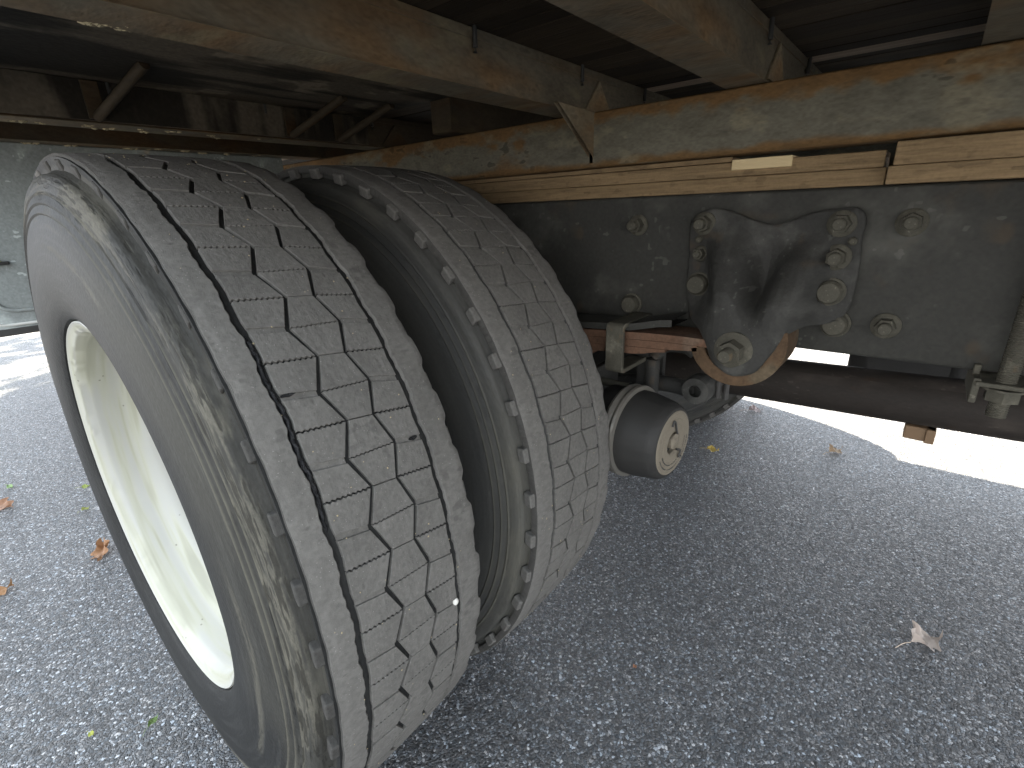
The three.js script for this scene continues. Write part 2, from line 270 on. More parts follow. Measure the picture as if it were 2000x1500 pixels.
function numbered(n) { const k = usedNames[n] = (usedNames[n] ?? -1) + 1; return k ? n + '_' + String(k).padStart(3, '0') : n; }

// ---------------------------------------------------------------- ground: one sheet
(() => {
  const axis = (near, far, d) => { const a = []; for (let x = -near; x <= near + 1e-6; x += d) a.push(x); let s = d, x = near; while (x < far) { s *= 1.35; x += s; a.push(x); a.unshift(-x); } return a; };
  const X = axis(4, 350, 0.08), Z = axis(4, 350, 0.08), P = [], U = [], C = [], I = [];
  const n2 = (x, z, f, s) => fbm((x * f + 512) / 1024, (z * f + 512) / 1024, 1024, 1024, 3, s);
  for (const z of Z) for (const x of X) {
    const near = Math.abs(x) < 5 && Math.abs(z) < 5 ? 1 : 0;
    P.push(x, near * 0.005 * (n2(x, z, 2.2, 5) - 0.6), z); U.push(x, z);
    const c = 0.93 + 0.3 * (n2(x, z, 1.6, 9) - 0.5) + 0.22 * (n2(x, z, 7, 19) - 0.5);
    C.push(c, c, c);
  }
  const w = X.length;
  for (let j = 0; j < Z.length - 1; j++) for (let i = 0; i < w - 1; i++) { const a = j * w + i; I.push(a, a + w, a + 1, a + 1, a + w, a + w + 1); }
  const g = new THREE.BufferGeometry();
  g.setAttribute('position', new THREE.Float32BufferAttribute(P, 3)); g.setAttribute('uv', new THREE.Float32BufferAttribute(U, 2)); g.setAttribute('color', new THREE.Float32BufferAttribute(C, 3)); g.setIndex(I); g.computeVertexNormals();
  const o = mesh('ground', g, asphalt, scene);
  o.userData = { kind: 'structure', label: 'dark grey speckled asphalt ground under the truck', category: 'ground' };
})();

// ---------------------------------------------------------------- the truck: one thing
const BASE = [-0.879, 0, -1.31];
const truck = new THREE.Group(); truck.name = 'truck'; truck.position.set(...BASE); scene.add(truck);
truck.userData = { label: 'box truck seen from below, with dual rear tyres, rusty sill and dusty chassis rail', category: 'truck' };
const local = new THREE.Vector3(-BASE[0], 0, -BASE[2]);
function part(name, g, m, label, parent = truck) { const o = mesh(name, g, m, parent, label); if (parent === truck) o.position.copy(local); return o; }

// ---- wheels
const onTyre = (th, u, dr = 0) => { const r = crown(u) + dr; return [r * Math.cos(th), r * Math.sin(th), u]; };
const G1 = 0.068, G4 = -0.066, PITCH = 8;
const wob = (th, ph, k = 0) => { const t = ((th / D2R - ph) / PITCH) * 2 * Math.PI; return 0.0011 * Math.tanh(2.6 * Math.sin(t)) + 0.0005 * Math.sin(5.3 * t + k) + 0.0004 * Math.sin(2.37 * t + 2 * k); };
const carcassGeo = gridGeo(300, prof.length - 1, (a, b) => { const j = Math.round(b * (prof.length - 1)), t = -a * 2 * Math.PI; return [prof[j][1] * Math.cos(t), prof[j][1] * Math.sin(t), prof[j][0]]; }, (a, b) => [a, profLen[Math.round(b * (prof.length - 1))] / TOT], 0.5);
// a shoulder rib: [groove wall foot, groove edge, crown..., outer edge, outer foot]
function ribGeo(sgn, uG, uE, ph, edgeSteps) {
  const f = (a, b) => {
    const th = -a * 2 * Math.PI, j = Math.round(b * 9), g = uG + sgn * 0.0038 + wob(th, ph, uG * 50), e = uE + (edgeSteps ? sgn * (0.0028 * Math.tanh(3 * Math.sin(((th / D2R - ph) / PITCH) * 2 * Math.PI)) - 0.0012) : 0) + sgn * 0.0006 * Math.sin(th * 61) * Math.sin(th * 23);
    const us = [g - sgn * 0.0006, g, g + sgn * 0.0008, mix(g, e, 0.25), mix(g, e, 0.5), mix(g, e, 0.75), e - sgn * 0.0016, e - sgn * 0.0004, e, e - sgn * 0.001], dr = [-GD - 0.001, -0.0009, 0, 0, 0, 0, 0, -0.0006, -0.0016, -0.012];
    return onTyre(th, us[j], dr[j]);
  };
  const flip = sgn < 0, strip = (j0, j1) => { const n = j1 - j0, h = (a, b) => f(a, (j0 + b * n) / 9); return gridGeo(1080, n, flip ? h : (a, b) => h(1 - a, b), (a, b) => [a * 3.24, ((j0 + b * n) / 9) * 0.05 + (flip ? 0.1 : 0.2)], 0.75); };
  return [strip(0, 7), strip(7, 9)];
}
const ribOut = ribGeo(1, G1, 0.109, 7.6, false), ribWorn = ribGeo(1, G1, 0.1008, 7.6, false), ribIn = ribGeo(-1, G4, -0.1055, 6.6, true);
// a tread block from its outline in (theta in degrees, u), counter-clockwise seen from outside
function blockGeo(poly, bridges, uvo) {
  const pos = [], nor = [], uv = [], s = R0 * D2R;
  let P = poly.map(([t, u]) => [t * s, u]);
  if (THREE.ShapeUtils.area(P.map(([x, y]) => new THREE.Vector2(x, y))) < 0) P = P.reverse();
  const n = P.length;
  const inset = (d) => P.map((p, i) => {
    const a = P[(i + n - 1) % n], b = P[(i + 1) % n]; let e1 = [p[0] - a[0], p[1] - a[1]], e2 = [b[0] - p[0], b[1] - p[1]];
    const l1 = Math.hypot(...e1) || 1, l2 = Math.hypot(...e2) || 1, nx = -(e1[1] / l1 + e2[1] / l2), ny = e1[0] / l1 + e2[0] / l2, l = Math.hypot(nx, ny) || 1;
    return [p[0] + nx / l * d, p[1] + ny / l * d];
  });
  const at = ([x, u], dr) => onTyre(x / R0, u, dr), radial = ([x, u]) => { const t = x / R0, k = 0.0064 * u / 0.1055 ** 2, l = Math.hypot(1, k); return [Math.cos(t) / l, Math.sin(t) / l, k / l]; };
  const tri = (a, b, c, na, nb, nc, ua, ub, uc) => { pos.push(...a, ...b, ...c); nor.push(...na, ...nb, ...nc); for (const q of [ua, ub, uc]) uv.push(q[0] + uvo[0], q[1] + uvo[1]); };
  const flat = (a, b, c) => { const e = V3(b[0] - a[0], b[1] - a[1], b[2] - a[2]).cross(V3(c[0] - a[0], c[1] - a[1], c[2] - a[2])).normalize(); return [e.x, e.y, e.z]; };
  const T = inset(0.00095), M = inset(0.0002);
  for (const [a, b, c] of THREE.ShapeUtils.triangulateShape(T.map(([x, y]) => new THREE.Vector2(x, y)), [])) tri(at(T[a], 0), at(T[b], 0), at(T[c], 0), radial(T[a]), radial(T[b]), radial(T[c]), T[a], T[b], T[c]);
  const ring = (A, da, B, db, nA) => { for (let i = 0; i < n; i++) { const j = (i + 1) % n, a = at(A[i], da), b = at(A[j], da), c = at(B[j], db), d = at(B[i], db), m = flat(a, d, c); tri(a, d, c, nA ? radial(A[i]) : m, m, m, A[i], B[i], B[j]); tri(a, c, b, nA ? radial(A[i]) : m, m, nA ? radial(A[j]) : m, A[i], B[j], A[j]); } };
  ring(T, 0, M, -0.0007, true); ring(M, -0.0007, P, -GD - 0.0006, false);
  for (const [br, dr] of bridges) {
    let B = br.map(([t, u]) => [t * s, u]); if (THREE.ShapeUtils.area(B.map(([x, y]) => new THREE.Vector2(x, y))) < 0) B = B.reverse();
    for (const [a, b, c] of THREE.ShapeUtils.triangulateShape(B.map(([x, y]) => new THREE.Vector2(x, y)), [])) tri(at(B[a], dr), at(B[b], dr), at(B[c], dr), radial(B[a]), radial(B[b]), radial(B[c]), B[a], B[b], B[c]);
    for (let i = 0; i < B.length; i++) { const j = (i + 1) % B.length, a = at(B[i], dr), b = at(B[j], dr), c = at(B[j], -GD - 0.0006), d = at(B[i], -GD - 0.0006), m = flat(a, d, c); tri(a, d, c, m, m, m, B[i], B[i], B[j]); tri(a, c, b, m, m, m, B[i], B[j], B[j]); }
  }
  const g = new THREE.BufferGeometry();
  g.setAttribute('position', new THREE.Float32BufferAttribute(pos, 3)); g.setAttribute('normal', new THREE.Float32BufferAttribute(nor, 3)); g.setAttribute('uv', new THREE.Float32BufferAttribute(uv, 2));
  return g;
}
// angles within one pitch: cross grooves at 7 (rows 1 and 3), fine sipes at 3; the middle row has its sipe at 7
const deg = (m) => m / (R0 * D2R), HW = 0.0021;
function sipe(t0, u0, t1, u1, gap, amp, n) { const a = []; for (let i = 0; i <= n; i++) { const k = i / n, w = i && i < n ? (i % 2 ? amp : -amp) : 0; a.push([mix(t0, t1, k) + deg(w + gap), mix(u0, u1, k)]); } return a; }
const Z2 = { c: 0.0275, m: 0.0135 }, Z3 = { c: -0.0285, m: -0.0172 };
const blockShapes = (() => {
  const out = [], cw = 0.0031, sg = 0.0009, fg = 0.0003, e1 = G1 - 0.0038, e4 = G4 + 0.0038;
  // row 1: from the cross groove (7) down to the sipe (3), and from the sipe to the next cross groove (-1)
  const wv = (t, u, k) => [t, u + wob(t * D2R, 7.6, k)];
  out.push({ row: 1, poly: [...sipe(3.55, e1, 2.95, Z2.m + HW, sg, 0.0009, 18), [6.9 - deg(cw), Z2.c + HW], [7.6 - deg(cw), e1], wv(6.3, e1, 1), wv(5, e1, 1)], br: [[[[6.95 - deg(cw + 0.002), Z2.c + HW + 0.0005], [7.65 - deg(cw + 0.002), e1 - 0.0005], [7.65 + deg(cw + 0.0002), e1 - 0.0005], [6.95 + deg(cw + 0.0002), Z2.c + HW + 0.0005]], -0.0026]] });
  out.push({ row: 1, poly: [[7.6 - 8 + deg(cw), e1], [6.9 - 8 + deg(cw), Z2.c + HW], ...sipe(2.95, Z2.m + HW, 3.55, e1, -sg, 0.0009, 18), wv(2.2, e1, 1), wv(0.9, e1, 1)], br: [] });
  // row 2: two halves that meet in a hairline
  out.push({ row: 2, poly: [...sipe(6.9, Z2.c - HW, 6.6, Z3.c + HW, -0.00045, 0.0007, 20), [2.6 + deg(fg), Z3.m + HW], [2.95 + deg(fg), Z2.m - HW]], br: [] });
  out.push({ row: 2, poly: [[2.95 - deg(fg), Z2.m - HW], [2.6 - deg(fg), Z3.m + HW], ...sipe(6.6 - 8, Z3.c + HW, 6.9 - 8, Z2.c - HW, 0.00045, 0.0007, 20)], br: [] });
  // row 3
  const wv4 = (t, u) => [t, u + wob(t * D2R, 6.6, 3)];
  out.push({ row: 3, poly: [[6.6 - deg(cw), Z3.c - HW], [5.8 - deg(cw), e4], wv4(4.6, e4), wv4(3.2, e4), ...sipe(1.9, e4, 2.6, Z3.m - HW, sg, 0.0009, 16)], br: [[[[6.6 - deg(cw + 0.002), Z3.c - HW - 0.0005], [5.8 - deg(cw + 0.002), e4 + 0.0005], [5.8 + deg(cw + 0.0002), e4 + 0.0005], [6.6 + deg(cw + 0.0002), Z3.c - HW - 0.0005]], -0.0026]] });
  out.push({ row: 3, poly: [...sipe(2.6, Z3.m - HW, 1.9, e4, -sg, 0.0009, 16), wv4(0.6, e4), wv4(-0.8, e4), [5.8 - 8 + deg(cw), e4], [6.6 - 8 + deg(cw), Z3.c - HW]], br: [] });
  return out.map((b) => [0, 1, 2, 3].map((k) => blockGeo(b.poly, b.br, [k * 0.171 + b.row * 0.05, k * 0.093])));
})();
// tie-bars in the groove below the shoulder
const lugGeo = (() => { const g = new RoundedBoxGeometry(0.0165, 0.022, 0.012, 2, 0.0026); return boxUV(g); })();
const rimProf = [[0.1175, 0.2875], [0.1205, 0.2945], [0.1225, 0.2985], [0.1208, 0.3005], [0.1172, 0.2985], [0.1152, 0.2935], [0.1146, 0.2885], [0.111, 0.2865], [0.1065, 0.2855], [0.1035, 0.2805], [0.099, 0.2785], [0.07, 0.2765], [0.055, 0.271], [0.042, 0.2565], [0.025, 0.251], [-0.05, 0.251], [-0.07, 0.262], [-0.085, 0.272], [-0.1, 0.278], [-0.112, 0.285], [-0.12, 0.2965]];
const flangeProf = [[0.1035, 0.2805], [0.111, 0.2845], [0.1152, 0.2855], [0.1172, 0.2885], [0.119, 0.2945], [0.1215, 0.2985], [0.1228, 0.3005], [0.1215, 0.3022], [0.1175, 0.3015]];
function revolve(p, n, crease) { const L = p.reduce((a, q, i) => { a.push(i ? a[i - 1] + Math.hypot(q[0] - p[i - 1][0], q[1] - p[i - 1][1]) : 0); return a; }, []); return gridGeo(n, p.length - 1, (a, b) => { const j = Math.round(b * (p.length - 1)), t = a * 2 * Math.PI; return [p[j][1] * Math.cos(t), p[j][1] * Math.sin(t), p[j][0]]; }, (a, b) => [a * 1.8, L[Math.round(b * (p.length - 1))]], crease); }
const barrelProf = [[0.1035, 0.2805], [0.099, 0.2785], [0.07, 0.2768], [0.055, 0.271], [0.042, 0.2575], [0.025, 0.2515], [-0.05, 0.251], [-0.07, 0.262], [-0.085, 0.272], [-0.1, 0.278], [-0.112, 0.285], [-0.12, 0.2965]];
const barrelGeo = revolve(barrelProf, 160, 0.5), flangeGeo = revolve(flangeProf, 160, 1.2);
const discGeo = revolve([[-0.06, 0.2508], [-0.085, 0.243], [-0.12, 0.215], [-0.15, 0.185], [-0.163, 0.165], [-0.165, 0.08], [-0.171, 0.08], [-0.171, 0.166], [-0.156, 0.19], [-0.126, 0.222], [-0.09, 0.248]], 80, 0.6);
const hubGeo = revolve([[-0.165, 0.14], [-0.12, 0.115], [-0.03, 0.105], [-0.02, 0.098], [-0.018, 0.001]], 48, 0.6);
const nutGeo = (() => { const g = new THREE.CylinderGeometry(0.019, 0.019, 0.03, 6); g.rotateX(Math.PI / 2); return g; })();

function makeWheel(zc, detailed, rot, sw, label, lugs) {
  const w = new THREE.Group(); w.name = 'wheel'; w.position.set(XC - BASE[0], YC, zc - BASE[2]); truck.add(w);
  if (label) w.userData.label = label;
  mesh('tyre', carcassGeo, sw, w);
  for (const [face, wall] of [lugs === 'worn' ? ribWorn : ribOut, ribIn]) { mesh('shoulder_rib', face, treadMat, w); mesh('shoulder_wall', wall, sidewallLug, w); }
  const rest = [];
  for (let k = 0; k < 45; k++) {
    const th = ((k * PITCH + 180) % 360) - 180, seen = detailed && th > -52 && th < 98;
    for (const [i, v] of blockShapes.entries()) {
      const g = v[(k * 7 + i * 3) % 4], ang = th * D2R + rot;
      if (seen) { const o = mesh('tread_block', g, treadMat, w); o.rotation.z = ang; } else rest.push(g.clone().rotateZ(ang));
    }
    for (const sg of [1, -1]) {
      const t = (th + (sg > 0 ? 3.6 : 4.3)) * D2R + rot, g = lugGeo, low = sg > 0 && lugs === 'worn', lu = low ? 0.1035 - 0.006 * sm(10, 40, th) : sg > 0 ? 0.1085 : 0.1025, lr = low ? 0.4985 : sg > 0 ? 0.5 : 0.4975;
      const m = new THREE.Matrix4().compose(V3(lr * Math.cos(t), lr * Math.sin(t), sg * lu), new THREE.Quaternion().setFromEuler(new THREE.Euler(0, 0, t)).multiply(new THREE.Quaternion().setFromEuler(new THREE.Euler(0, -sg * 0.25, 0))), V3(1, 1, 1));
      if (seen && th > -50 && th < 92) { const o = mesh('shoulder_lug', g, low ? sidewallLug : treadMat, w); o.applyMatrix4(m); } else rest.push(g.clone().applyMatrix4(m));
    }
  }
  const r = mesh('tread_remainder', merged(rest), treadMat, w); r.userData.kind = 'stuff';
  return w;
}
function addRim(w, dir) {
  const list = [['rim_barrel', barrelGeo], ['rim_flange', flangeGeo], ['wheel_disc', discGeo], ['hub', hubGeo]];
  for (const [n, g] of list) { const o = mesh(n, g, n === 'hub' ? darkSteel : rimMat, w); if (dir < 0) o.rotation.y = Math.PI; }
  for (let i = 0; i < 10; i++) { const t = (i / 10) * 2 * Math.PI, o = mesh('wheel_nut', nutGeo, bareSteel, w); o.position.set(0.1425 * Math.cos(t), 0.1425 * Math.sin(t), dir * -0.15); }
  const back = mesh('rim_flange', flangeGeo, rimMat, w); if (dir > 0) back.rotation.y = Math.PI;
}
const wheelOut = makeWheel(-0.2525, true, 0, sidewallA, 'outer rear wheel with cream rim and scuffed sidewall', 'worn'); addRim(wheelOut, 1);
const wheelIn = makeWheel(-0.591, true, -0.05 * D2R, sidewallB, 'inner rear wheel beside the chassis rail'); addRim(wheelIn, -1);
const farIn = makeWheel(-2.029, false, 0.6, sidewallB); addRim(farIn, 1);
const farOut = makeWheel(-2.3675, false, 1.4, sidewallB); addRim(farOut, -1);
// wet tar lying in the outboard groove of the outer tyre
(() => {
  const strip = (t0, t1, uc, wd, h) => gridGeo(120, 8, (a, b) => {
    const t = mix(t0, t1, a) * D2R, k = (b - 0.5) * 2, ends = Math.min(1, 12 * a, 12 * (1 - a)), w = wd * (0.85 + 0.3 * vn(a * 40, 0, 999, 9, 3)) * Math.sqrt(ends), hh = h * (0.35 + 0.9 * vn(a * 55, 0, 999, 9, 8)) * ends;
    return onTyre(t, uc + wob(t, 7.6, 3.4) + k * w, -GD - 0.0005 + hh * (1 - k * k) + 0.0012 * vn(a * 160, b * 6, 999, 99, 5) * (1 - k * k));
  }, (a, b) => [a, b * 0.02]);
  mesh('tar_streak', strip(16.5, 39.6, G1, 0.0036, 0.0034), tar, wheelOut, 'wet black tar lying in the outboard tread groove');
  const dab = (t, u, a, b) => { const g = new THREE.IcosahedronGeometry(1, 2); g.scale(0.0012, b, a); const p = g.attributes.position; for (let i = 0; i < p.count; i++) { const k = 0.75 + 0.5 * vn(p.getY(i) * 400 + 50, p.getZ(i) * 300 + 50, 999, 999, 12); p.setY(i, p.getY(i) * k); p.setZ(i, p.getZ(i) * k); } g.translate(crown(u) - 0.0012, 0, u); g.rotateZ(t * D2R); return g; };
  mesh('tar_spot', dab(31.7, 0.057, 0.008, 0.002), tar, wheelOut); mesh('tar_spot', dab(22.1, -0.052, 0.006, 0.0022), tar, wheelOut);
})();
// small pale stones and grit caught on the treads
(() => {
  for (const w of [wheelOut, wheelIn]) {
    const list = [];
    for (let i = 0; i < 90; i++) { const g = new THREE.IcosahedronGeometry(rr(0.0004, 0.0011), 0), u = rr(-0.1, 0.1), t = rr(-45, 85); g.scale(0.6, 1, rr(0.8, 1.4)); g.translate(crown(u) + 0.0002, 0, u); g.rotateZ(t * D2R); list.push(boxUV(g)); }
    const o = mesh('tread_grit', merged(list), crumbMat, w); o.userData.kind = 'stuff';
  }
  const g = new THREE.IcosahedronGeometry(0.0052, 2); g.scale(0.7, 1, 0.75); g.translate(crown(-0.06) - 0.001, 0, -0.06); g.rotateZ(-2.2 * D2R);
  mesh('pebble', g, plain('white_pebble', [0.7, 0.68, 0.62], 0.7), wheelOut, 'white pebble stuck in the inboard groove');
})();

// ---- chassis
const ZR = -0.884;                                             // outer face of the near rail
function channel(x0, x1, y0, y1, zf, dir, t, fl) {             // web face at zf, flanges run towards dir
  const p = [[0, y0], [fl, y0], [fl, y0 + t], [t * 1.8, y0 + t], [t, y0 + t * 1.8], [t, y1 - t * 1.8], [t * 1.8, y1 - t], [fl, y1 - t], [fl, y1], [0, y1]];
  const r = 0.008, round = [];                                  // rounded outer corners
  const arc = (cx, cy, a0, a1) => { for (let i = 0; i <= 5; i++) { const a = mix(a0, a1, i / 5); round.push([cx + r * Math.cos(a), cy + r * Math.sin(a)]); } };
  arc(r, y0 + r, Math.PI, 1.5 * Math.PI); round.push(...p.slice(1, 9)); arc(r, y1 - r, 0.5 * Math.PI, Math.PI);
  const s = new THREE.Shape(round.map(([a, b]) => new THREE.Vector2(a, b)));
  let g = new THREE.ExtrudeGeometry(s, { depth: x1 - x0, bevelEnabled: false, steps: 1 });
  g = toCreasedNormals(g, 0.6);
  const m = new THREE.Matrix4().makeBasis(V3(0, 0, dir), V3(0, 1, 0), V3(1, 0, 0)).setPosition(x0, 0, zf);
  g.applyMatrix4(m);
  if (m.determinant() < 0) { const p2 = g.attributes.position, n2 = g.attributes.normal; for (let i = 0; i < p2.count; i += 3) for (const at of [p2, n2]) { const a = [at.getX(i + 1), at.getY(i + 1), at.getZ(i + 1)]; at.setXYZ(i + 1, at.getX(i + 2), at.getY(i + 2), at.getZ(i + 2)); at.setXYZ(i + 2, ...a); } }
  return boxUV(g);
}
const rail = part('frame_rail', channel(-4.3, 2.4, 0.690, 0.9335, ZR, -1, 0.008, 0.078), railMat, 'dusty black chassis rail with hex bolts');
part('frame_rail', channel(-4.3, 2.4, 0.690, 0.9335, -2.62 - ZR, 1, 0.008, 0.078), railMat);
const boltGeo = (s, stud, hexH = 0.014) => { // points along +z
  const hex = new THREE.CylinderGeometry(0.0125 * s, 0.0135 * s, hexH, 6); hex.rotateX(Math.PI / 2); hex.translate(0, 0, 0.006 + hexH / 2);
  return merged([lathe([[0, 0.0001], [0, 0.0185 * s], [0.003, 0.0185 * s], [0.0045, 0.0172 * s], [0.0062, 0.0145 * s], [0.0062, 0.001]], [0, 0, 0], [0, 0, 1], 28), boxUV(toCreasedNormals(hex, 0.3)),
    lathe([[0.006, 0.0086 * s], [stud - 0.002, 0.0086 * s], [stud, 0.0068 * s], [stud, 0.0001]], [0, 0, 0], [0, 0, 1], 18)]);
};
const bolts = { long: boltGeo(1, 0.034), small: boltGeo(0.72, 0.026), head: merged([lathe([[0, 0.0001], [0, 0.0205], [0.004, 0.0205], [0.005, 0.0172], [0.015, 0.0168], [0.019, 0.014], [0.0205, 0.0001]], [0, 0, 0], [0, 0, 1], 28)]), rivet: lathe([[0, 0.0001], [0, 0.006], [0.006, 0.0056], [0.009, 0.003], [0.0095, 0.0001]], [0, 0, 0], [0, 0, 1], 16) };
function bolt(kind, parent, x, y, z) { const o = mesh('bolt', bolts[kind], boltMat, parent); o.position.set(x, y, z); o.rotation.z = rr(0, 6); return o; }
for (const [k, x, y] of [['long', -0.425, 0.884], ['head', -0.43, 0.738], ['long', -0.026, 0.884], ['long', -0.029, 0.741], ['head', -0.091, 0.737], ['long', 0.35, 0.88], ['long', -1.2, 0.88], ['long', 0.75, 0.86]]) bolt(k, rail, x, y, ZR);

// spring hanger: a pressed bracket, its outline from the photograph's, dished out to the spring pin
const outline = [[-0.322, 0.888], [-0.307, 0.903], [-0.284, 0.908], [-0.259, 0.903], [-0.238, 0.895], [-0.218, 0.887], [-0.197, 0.882], [-0.176, 0.886], [-0.158, 0.893], [-0.139, 0.9], [-0.12, 0.903], [-0.104, 0.905], [-0.092, 0.905], [-0.082, 0.898], [-0.077, 0.886], [-0.078, 0.865], [-0.076, 0.839], [-0.075, 0.813], [-0.076, 0.789], [-0.078, 0.764], [-0.088, 0.746], [-0.108, 0.74], [-0.12, 0.742], [-0.129, 0.739], [-0.138, 0.733], [-0.145, 0.721], [-0.152, 0.707], [-0.159, 0.694], [-0.171, 0.674], [-0.189, 0.665], [-0.208, 0.663], [-0.227, 0.67], [-0.241, 0.682], [-0.251, 0.702], [-0.268, 0.723], [-0.304, 0.733], [-0.317, 0.76], [-0.32, 0.794], [-0.32, 0.832], [-0.322, 0.864]];
const steps = (v, xs, ys) => { if (v <= xs[0]) return ys[0]; for (let i = 1; i < xs.length; i++) if (v <= xs[i]) return mix(ys[i - 1], ys[i], (v - xs[i - 1]) / (xs[i] - xs[i - 1])); return ys.at(-1); };
// two pressed ridges that run up from the spring pin, with a hollow between them
const hangOff = (X, Y) => {
  const low = sm(0.79, 0.71, Y), a1 = steps(Y, [0.66, 0.785, 0.84, 0.875, 0.9], [0.095, 0.095, 0.052, 0.016, 0]), d1 = (X + 0.21 + 0.27 * (Y - 0.7)) / (0.034 + 0.05 * low);
  const a2 = steps(Y, [0.66, 0.775, 0.83, 0.87], [0.095, 0.09, 0.045, 0]), d2 = (X + 0.165 - 0.25 * (Y - 0.74)) / (0.034 + 0.026 * low);
  const g1 = a1 * Math.exp(-(Math.abs(d1) ** 3)), g2 = a2 * Math.exp(-(Math.abs(d2) ** 3)), k = 0.04, h = clamp(0.5 + 0.5 * (g1 - g2) / k);
  return mix(g2, g1, h) + k * h * (1 - h) * 0.5;
};
const hanger = (() => {
  const crv = new THREE.CatmullRomCurve3(outline.map(([x, y]) => V3(x, y, 0)), true, 'centripetal'), N = 220, K = 36, c = [-0.195, 0.79], zb = -0.870;
  const pts = crv.getSpacedPoints(N), f = (a, b) => {
    const p = pts[Math.round(a * N) % N], k = Math.min(b * (K + 3) / K, 1), over = Math.max(0, b * (K + 3) - K);
    const X = mix(c[0], p.x, k), Y = mix(c[1], p.y, k), e = 1 - k;
    let z = zb + hangOff(X, Y) - 0.0022 * Math.exp(-e * 60);
    const out = 0.0012; if (over >= 1) z -= over >= 2 ? 0.011 : 0.0016;
    const dx = p.x - c[0], dy = p.y - c[1], l = Math.hypot(dx, dy), o = over >= 1 ? out : 0;
    return [X + dx / l * o, Y + dy / l * o, over >= 3 ? z - 0.001 : z];
  };
  const g = gridGeo(N, K + 3, (a, b) => f(1 - a, b), (a, b) => { const q = f(1 - a, b); return [q[0], q[1]]; }, 0.7);
  return part('spring_hanger', g, castMat, 'pressed steel spring hanger bracket bolted to the chassis rail');
})();
for (const [k, x, y] of [['long', -0.297, 0.886], ['long', -0.104, 0.884], ['long', -0.102, 0.838], ['head', -0.103, 0.788], ['small', -0.299, 0.838], ['rivet', -0.304, 0.861], ['rivet', -0.087, 0.86], ['head', -0.298, 0.787]]) bolt(k, hanger, x, y, -0.87 + hangOff(x, y) - 0.001);
{ // the spring pin: big washer, nut and stud
  const g = merged([lathe([[0, 0.001], [0, 0.0285], [0.004, 0.0285], [0.006, 0.025], [0.006, 0.001]], [0, 0, 0], [0, 0, 1], 36), boxUV(toCreasedNormals(new THREE.CylinderGeometry(0.0175, 0.0185, 0.02, 6).rotateX(Math.PI / 2).translate(0, 0, 0.016), 0.3)), lathe([[0.02, 0.0105], [0.046, 0.0105], [0.049, 0.0085], [0.049, 0.001]], [0, 0, 0], [0, 0, 1], 20)]);
  const o = mesh('bolt', g, boltMat, hanger); o.position.set(-0.205, 0.703, -0.777);
  const hole = mesh('inner_cheek', prism(outline.filter(([, y]) => y < 0.76).map(([x, y]) => [x * 1 + 0.004, y]), -0.878, -0.866), castMat, hanger); hole.position.z = 0.004;
}
